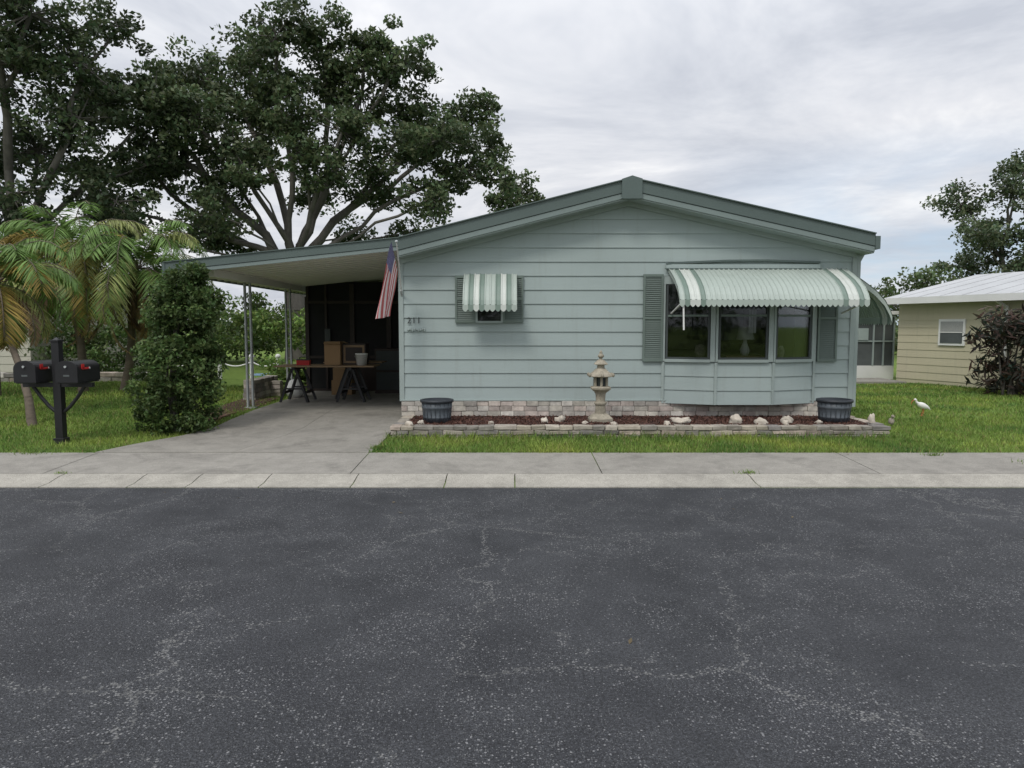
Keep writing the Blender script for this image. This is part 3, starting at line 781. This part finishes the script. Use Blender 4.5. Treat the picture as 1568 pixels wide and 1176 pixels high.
o=bx.build('cardboard_box'); o.location=(-3.42,13.65,.922)
bx=MB(); bx.box(0,.44,-.1,.25,0,.40,M_brown); bx.box(.02,.42,-.105,-.101,.03,.37,M_wood); bx.box(.06,.38,-.11,-.106,.07,.33,M_brown)
o=bx.build('wooden_crate'); o.location=(-3.25,13.72,.922)
bx=MB(); bx.box(0,.42,0,.35,0,.30,M_card); bx.box(.03,.36,.02,.33,.302,.56,M_card); bx.box(.17,.22,-.003,-.0005,0,.30,M_wood)
o=bx.build('cardboard_box.001'); o.location=(-3.75,14.7,.235)
bk=MB(); bk.lathe([(.09,0),(.115,.2),(.12,.2),(.12,.22),(.105,.225)],(0,0,0),M_white,20)
for k in range(16):
    a=math.pi*k/16;b=math.pi*(k+1)/16
    bk.cyl((.12*math.cos(a),-.03-.07*math.sin(a),.18-.05*math.sin(a)),(.12*math.cos(b),-.03-.07*math.sin(b),.18-.05*math.sin(b)),.004,.004,M_steel,5,False)
o=bk.build('white_bucket'); o.location=(-2.84,13.4,.922)
tl=MB(); tl.box(-.12,.12,-.06,.06,0,.09,M_red); tl.box(-.12,.12,-.06,.06,.091,.11,M_blackp); tl.tube([(-.08,0,.11),(-.07,0,.15),(.07,0,.15),(.08,0,.11)],[.008]*4,M_blackp,6)
o=tl.build('toolbox'); o.location=(-3.95,13.45,.922)
ub=MB(); ub.lathe([(.12,0),(.2,.1),(.21,.2),(.1,.34),(.05,.36)],(0,0,0),M_white,16); o=ub.build('white_plastic_bag'); o.location=(-4.35,14.2,.235)
ch=MB(); ch.box(0,.55,0,.5,.0,.95,M_brown); ch.box(.03,.52,-.01,0,.08,.45,M_trimd); ch.box(.03,.52,-.01,0,.5,.9,M_trimd)
o=ch.build('storage_cabinet'); o.location=(-2.9,15.0,.235)

bw=MB()
blockwall(bw,(-4.95,13.6,0),(-4.95,15.0,0),.2,5,.085,(.16,.3),.22,st_c+pale,.008,.008)
blockwall(bw,(-5.25,14.5,0),(-4.75,14.5,0),.2,4,.085,(.16,.3),.2,st_c+pale,.008,.008)
bw.build('stacked_stone_planter',None,.006)
bw=MB(); blockwall(bw,(-4.62,10.9,0),(-4.55,13.4,0),.16,1,.07,(.2,.3),.12,[(.22,.12,.09),(.25,.15,.11),(.18,.12,.1)],.006,.008); bw.build('brick_edging',None,.005)
mu=MB(); mu.add([(-5.1,10.8,.225),(-4.6,10.8,.215),(-4.6,14,.245),(-5.3,14,.24)],[(0,1,2,3)],M_mulch); mu.build('mulch_strip')
bw=MB(); blockwall(bw,(-13,17.0,0),(-8.8,17.3,0),.18,3,.12,(.25,.45),.2,pale+st_c,.012,.01); bw.build('garden_retaining_wall',None,.01)

cf=MB(); pxs=[-9.4,-8.4,-7.75,-6.9,-6.2]
for xx in pxs:
    cf.cyl((xx,18.8,.2),(xx,18.8,.82),.055,.05,M_white,10); cf.blob((xx,18.8,.86),(.07,.07,.07),M_white)
for a,b in zip(pxs,pxs[1:]):
    pr=None
    for k in range(13):
        f=k/12; p=(a+(b-a)*f,18.8,.72-.12*math.sin(math.pi*f))
        if pr: cf.cyl(pr,p,.02,.02,M_white,5,False)
        pr=p
cf.build('white_chain_fence')
pc=MB(); pc.box(-10,-6,20.6,21.4,.15,.24,M_blue); pc.build('blue_pool_edge')

# ------------------------------------------------------------------ neighbours
nb=empty('neighbour_house',(10.8,19.9,.1),R(22))
n_=MB()
n_.box(0,7,-9,0,0,2.22,M_sideback)
z=.12
while z<2.15:
    n_.add([(-.014,-9,z),(-.014,0,z),(-.002,0,z+.2),(-.002,-9,z+.2),(0,-9,z),(0,0,z)],[(1,0,3,2),(0,1,5,4)],M_sideback); z+=.2
n_.box(-.05,0.0,-1.96,-1.24,1.06,1.74,M_white) ; n_.box(-.06,-.051,-1.90,-1.30,1.12,1.68,M_lscreen); n_.box(-.07,-.061,-1.90,-1.30,1.39,1.42,M_white)
for k in range(10): n_.box(-.065,-.0605,-1.9,-1.3,1.44+k*.025,1.45+k*.025,M_white)
n_.build('walls',nb)
n_=MB()
n_.extr([(-.35,2.20),(3.5,2.98),(7.35,2.20),(7.35,2.32),(3.5,3.10),(-.35,2.32)],-9.3,.3,M_roofm)
y=-9.2
while y<.3:
    n_.beam((-.35,y,2.325),(3.5,y,3.105),.03,.015,M_roofm); y+=.6
n_.box(-.42,-.36,-9.3,.35,2.16,2.33,M_white)
n_.beam((-.38,-2.9,2.2),(-.06,-3.0,2.0),.06,.06,M_white); n_.beam((-.06,-3.0,2.0),(-.06,-3.0,.1),.06,.06,M_white)
n_.build('roof',nb)
la=MB()
la.box(7.0,11.25,20.9,21.0,.1,.5,M_white); la.box(7.0,11.25,20.93,20.96,.5,1.95,M_lscreen)
for xx in (7.0,8.2,9.3,10.0,10.6,10.9,11.2): la.box(xx,xx+.04,20.88,20.92,.5,1.95,M_trim)
for zz in (1.2,1.93): la.box(7,11.25,20.885,20.915,zz,zz+.04,M_trim)
la.box(6.9,11.25,20.7,25,2.0,2.1,M_white); la.box(8,10.7,19.2,20.6,.1,.16,M_walk)
la.box(10.15,10.45,20.86,20.879,1.25,1.6,M_trim)
la.build('neighbour_screen_lanai')
nl=empty('neighbour_house_cream',(-12.2,18,.25))
n_=MB(); n_.box(-9,0,0,8,0,2.3,M_sidewhite); z=.05
while z<2.2:
    n_.add([(-9,-.014,z),(0,-.014,z),(0,-.002,z+.2),(-9,-.002,z+.2),(-9,0,z),(0,0,z)],[(0,1,2,3),(0,4,5,1)],M_sidewhite); z+=.2
n_.box(-2.2,-1.1,-.05,-.015,.9,1.9,M_lscreen)
n_.extr([(-9.4,2.25),(.4,2.25),(.4,2.35),(-4.5,3.3),(-9.4,2.35)],-.4,8.4,M_roofm)
n_.build('walls_and_roof',nl)

# ------------------------------------------------------------------ trees
def L3(lst,yc,yj,seed):
    rr=random.Random(seed); return [(x,yc+rr.uniform(-yj,yj),z,r) for x,z,r in lst]
oak=[(-12.2,10.0,1.4),(-10.7,10.3,1.3),(-12.9,8.4,1.6),(-11,8.5,1.5),(-9.4,9.2,1.3),(-8.9,10.5,1.2),(-8.5,8.2,1.3),(-7.6,9.4,1.2),(-6.5,11.4,1.25),(-6.2,10.1,1.4),(-5,9.4,1.4),
 (-6.9,8.2,1.2),(-4.6,10.7,1.1),(-3.5,10.1,1.2),(-3.3,8.4,1.5),(-1.9,8.4,1.3),(-.9,9.2,.9),(-.7,7.6,.8),(-1.5,6.7,1.1),(-3.4,7.0,1.3),(-5.2,7.6,1.2),
 (-2.5,5.6,1.0),(-12.2,6.9,1.5),(-10.5,6.9,1.4),(-9.4,5.9,1.0),(-11,5.3,1.2),(-4.6,6.2,1.1),(-13.2,5.4,1.2),(-7.4,10.7,1.1),(-9.9,8.0,1.3),(-.3,6.3,.6),(-8.7,7.1,1.1),(-10.0,4.7,.9),(-3.7,5.0,.8)]
oakL=L3(oak,24,1.8,2)+[(-6.6,22.2,7.0,1.0),(-8.0,22.0,6.3,.8),(-5.6,22.3,6.6,.9),(-9.0,21.8,5.0,.8),(-5.7,25.5,5.0,.7),(-9.4,25,4.3,.7),(-7.2,26.5,6.6,1.2),(-2.3,22.5,7.4,1.0),(-11.6,22,4.5,.8)]
tree('live_oak_tree',(-7.3,24,.1),(-7.2,24,3.7),oakL,.0118,.165,85,15,(.078,.112,.050),3,sub=.46,kf=.92)
oak2=[(-14,10.6,1.5),(-12.6,9.8,1.3),(-11.9,8.9,1.2),(-13.6,8.6,1.5),(-15.2,8.8,1.6),(-12.0,7.4,1.2),(-14.2,6.9,1.4),(-15.6,6.4,1.3),(-12.4,5.9,1.2),(-13.6,5.2,1.1),(-11.3,5.2,.9),(-15,4.6,1.0),(-16.5,10,1.6),(-12.6,4.2,.8),(-16.5,7.6,1.5),(-10.6,8.0,.9),(-11.4,10.4,.9),(-10.8,6.4,.8)]
tree('live_oak_tree.001',(-15.0,20.5,.1),(-14.2,20.5,4.0),L3(oak2,20.5,1.5,4),.0118,.155,85,15,(.062,.090,.042),9,sub=.46,kf=.92)
tr3=[(.3,7.5,.85),(-.6,7.1,.8),(.9,6.6,.7),(.2,6.2,.9),(-.5,6.2,.7)]
tree('background_tree',(0,30,.1),(0,30,4.5),L3(tr3,30,.6,5),.013,.17,70,16,(.07,.10,.042),11)
rt=[(25.4,9.4,1.2),(22.3,7.7,1.2),(24.2,8.0,1.2),(26,7.4,1.4),(21.8,5.9,.9),(23.6,6.1,1.4),(25.6,5.6,1.6),(22.5,4.6,1.3),(24.5,4.2,1.4),(26.6,4.4,1.6),(20.2,3.5,.9)]
tree('background_tree.001',(24.4,35,.1),(24.3,35,3.4),L3(rt,35,1.5,6),.012,.19,75,13,(.09,.125,.065),13,sub=.6)
rt2=[(17.5,3.2,.8),(19,3.6,.9),(18.5,2.6,1.0),(20.5,2.8,1.2),(22,3.3,1.3),(24,3.5,1.3)]
tree('background_tree.002',(18.8,34,.1),(18.8,34,1.8),L3(rt2,34,1,7),.012,.18,60,14,(.10,.145,.06),15,sub=.5)
rr=random.Random(3); cl=[]
for i in range(300):
    x=rr.uniform(-60,60); y=rr.uniform(38,50); h=2.2+1.6*noise.noise(Vector((x*.12,0,5)))
    if x>10: h*=.75
    cl.append((x,y,rr.uniform(.3,max(1.2,h)),rr.uniform(.8,1.5)))
for i in range(160):
    x=rr.uniform(-50,50); y=rr.uniform(-34,-28); h=5+4*noise.noise(Vector((x*.1,0,9)))
    cl.append((x,y,rr.uniform(.3,h),rr.uniform(1.2,2.2)))
foliage('distant_trees',cl,130,.36,(.08,.115,.045),None,.6,.8)
cl=[]
for i in range(100):
    x=rr.uniform(-16,-4.5); y=rr.uniform(25.8,28.5); z=rr.uniform(.4,2.6)
    cl.append((x,y,z,rr.uniform(.4,.9)))
foliage('garden_hedge',cl,130,.17,(.13,.20,.055),None,.5,.8)
cl=[(rr.uniform(-12.0,-9.3),rr.uniform(17.8,19.5),rr.uniform(.4,1.7),rr.uniform(.3,.6)) for _ in range(40)]
foliage('garden_shrubs',cl,150,.11,(.08,.13,.04))
cl=[(rr.uniform(-6.0,-5.0),rr.uniform(17.0,18.5),rr.uniform(.3,.75),rr.uniform(.2,.35)) for _ in range(20)]+[(rr.uniform(-8.6,-6.3),rr.uniform(22.0,22.8),rr.uniform(.9,2.1),rr.uniform(.25,.4)) for _ in range(24)]
foliage('garden_shrubs.001',cl,110,.15,(.17,.26,.07),None,.4)
sroot=empty('tall_shrub',(-4.87,10.25,.1)); cl=[]
for i in range(230):
    z=rr.uniform(.10,2.32); f=z/2.32
    w=.52*(1-.10*f) if f<.5 else .50-.42*(f-.5)
    w*=1+.35*noise.noise(Vector((z*2.2,rr.uniform(0,.6),2)))
    a=rr.uniform(0,6.28); q=w*rr.uniform(.45,1.08)
    ox=.02+.25*f
    cl.append((q*math.cos(a)+ox*f,q*math.sin(a),z,rr.uniform(.09,.2)))
cl+= [(.25+.25*rr.random(),.1*rr.random(),2.2+.2*rr.random(),.13) for _ in range(10)]
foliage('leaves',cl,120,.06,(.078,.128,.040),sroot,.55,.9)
s_=MB()
for k in range(6):
    a=rr.uniform(0,6.28); s_.tube([(.05*math.cos(a),.05*math.sin(a),0),(.12*math.cos(a),.12*math.sin(a),.8),(.12*math.cos(a)+.08,.12*math.sin(a),1.5),(.16+.06*math.cos(a),.06*math.sin(a),2.1)],[.02,.015,.01,.005],M_bark,6)
s_.build('stems',sroot)
cr=empty('dark_leaf_plant',(11.3,16.0,.1))
cl=[(rr.gauss(0,.35),rr.gauss(0,.3),rr.uniform(.2,1.8),rr.uniform(.2,.35)) for _ in range(44)]
foliage('leaves',cl,40,.26,(.044,.042,.032),cr,.2,.9,.2,.5)
s_=MB()
for k in range(7): s_.tube([(rr.uniform(-.2,.2),0,0),(rr.uniform(-.4,.4),rr.uniform(-.2,.2),1.6)],[.025,.015],M_bark,6)
s_.build('stems',cr)

def frond(base,az,el,L,droop,cols,width=.42,n=26):
    V=[];C=[];p=np.array(base,float); e=el; rach=[p.copy()]
    seg=L/n
    for i in range(n):
        f=i/n; e-=droop/n*(0.4+1.6*f)
        d=np.array([math.cos(az)*math.cos(e),math.sin(az)*math.cos(e),math.sin(e)])
        side=np.array([-math.sin(az),math.cos(az),0])
        q=p+d*seg
        if f>.10:
            w=width*math.sin(math.pi*min(1,(f-.05)*.95+.06))**.6*(1-.25*f)
            for s in (-1,1):
                for rep in range(2):
                    st=p+d*seg*rep*.5
                    tip=st+side*s*w*rng.uniform(.75,1.1)+d*w*.55+np.array([0,0,-w*rng.uniform(.3,.95)])
                    md=(st+tip)/2+np.array([0,0,w*.10]); ww=d*.015
                    V+= [st-ww*.7,md-ww*1.2,tip,md+ww*1.2]
                    c=np.array(cols)*rng.uniform(.65,1.35); C.append(c)
        p=q; rach.append(p.copy())
    return V,C,rach
def palm(name,base,top_,nf,L,seed,dead=10,tr_=.075):
    root=empty(name,base); rs=random.Random(seed); B=Vector(base); T=Vector(top_)-B
    V=[];C=[]; tr=MB()
    pts=[Vector((0,0,-.1))]+[Vector((T.x*f+.05*math.sin(6*f),T.y*f,T.z*f)) for f in (.2,.4,.6,.8,.95)]
    tr.tube(pts,[tr_*1.5,tr_*1.15,tr_,tr_*.95,tr_*1.1,tr_*1.4],M_palmbark,10)
    for i in range(nf):
        el=rs.uniform(-.25,1.35); az=rs.uniform(0,6.28)
        x=rs.random()
        col=(.15,.25,.065) if x<.62 else ((.27,.30,.10) if x<.85 else (.42,.31,.09))
        v,c,ra=frond(T,az,el,L*rs.uniform(.8,1.15),rs.uniform(1.4,2.5),col); V+=v;C+=c
        for a,b in zip(ra[::3],ra[3::3]): tr.cyl(a,b,.010,.007,M_palmbark,4,False)
    for i in range(dead):
        v,c,ra=frond(T-Vector((0,0,.1)),rs.uniform(0,6.28),rs.uniform(-1.0,0),L*rs.uniform(.6,1.0),rs.uniform(1.3,2.0),(.36,.25,.12) if rs.random()<.6 else (.22,.15,.09),.2); V+=v;C+=c
        for a,b in zip(ra[::3],ra[3::3]): tr.cyl(a,b,.010,.007,M_palmbark,4,False)
    tr.build('trunk_and_stalks',root)
    fast('fronds',np.array(V),4,np.array(C),M_leaf,root)
palm('palm_tree',(-9.1,15,.25),(-9.2,15,3.05),44,2.0,1,36)
palm('palm_tree.001',(-8.4,15.3,.25),(-7.75,14.9,2.85),38,1.95,2,28)
palm('palm_tree.002',(-7.25,10.66,.1),(-8.35,11.6,2.35),24,1.4,3,14,.05)
palm('palm_tree.003',(-10.6,14.5,.25),(-10.7,14.5,2.8),34,1.85,4,28)

# ------------------------------------------------------------------ world, light
world=bpy.data.worlds.new('World'); scene.world=world; world.use_nodes=True
t=world.node_tree; t.nodes.clear()
out=t.nodes.new('ShaderNodeOutputWorld'); bg=t.nodes.new('ShaderNodeBackground'); bg.inputs[1].default_value=.13
sky=t.nodes.new('ShaderNodeTexSky'); sky.sky_type='NISHITA'; sky.sun_disc=False
sunv=Vector((-.40,-.75,1.1))
sky.sun_elevation=math.atan2(sunv.z,math.hypot(sunv.x,sunv.y)); sky.sun_rotation=math.atan2(sunv.x,sunv.y)%(2*math.pi)
tc=t.nodes.new('ShaderNodeTexCoord'); sp=t.nodes.new('ShaderNodeSeparateXYZ'); t.links.new(tc.outputs['Generated'],sp.inputs[0])
den=mth(t,'ADD',mth(t,'MAXIMUM',sp.outputs[2],0),.14)
cb=t.nodes.new('ShaderNodeCombineXYZ'); t.links.new(mth(t,'DIVIDE',sp.outputs[0],den),cb.inputs[0]); t.links.new(mth(t,'DIVIDE',sp.outputs[1],den),cb.inputs[1])
n1=tex_noise(t,1.0,6,.62,cb.outputs[0],.5)
mp=t.nodes.new('ShaderNodeMapping'); mp.inputs['Location'].default_value=(5,3,0); t.links.new(cb.outputs[0],mp.inputs[0])
n2=tex_noise(t,.6,5,.6,mp.outputs[0],.3)
cloud=ramp(t,n1,[(.34,(.50,.53,.595)),(.46,(.62,.645,.70)),(.56,(.73,.745,.785)),(.66,(.90,.90,.91))])
zen=mth(t,'ADD',mth(t,'MULTIPLY',mth(t,'POWER',mth(t,'MAXIMUM',sp.outputs[2],0),2.0),9.0),8.1)
cz=t.nodes.new('ShaderNodeVectorMath'); cz.operation='SCALE'; t.links.new(cloud,cz.inputs[0]); t.links.new(zen,cz.inputs[3])
hm=mth(t,'MULTIPLY',ramp(t,n2,[(.40,0.15),(.54,.85)]),ramp(t,sp.outputs[2],[(.0,1),(.14,.85),(.24,0)]))
hm=mth(t,'MULTIPLY',hm,ramp(t,sp.outputs[0],[(.15,0),(.45,1)]))
fin=mixc(t,hm,cz.outputs[0],mixc(t,.7,sky.outputs[0],(4.0,5.0,6.3)))
t.links.new(fin,bg.inputs[0]); t.links.new(bg.outputs[0],out.inputs[0])
sl=bpy.data.lights.new('sun','SUN'); sl.energy=1.5; sl.angle=R(14); sl.color=(1,.96,.9)
so=bpy.data.objects.new('sun',sl); scene.collection.objects.link(so); so.rotation_euler=sunv.to_track_quat('Z','Y').to_euler()

cam=bpy.data.cameras.new('camera'); cam.sensor_width=36; cam.lens=24.96; cam.clip_end=4000; cam.clip_start=.05
co=bpy.data.objects.new('camera',cam); scene.collection.objects.link(co); co.location=(0,0,1.65); co.rotation_euler=(R(90-4.63),0,0)
scene.camera=co
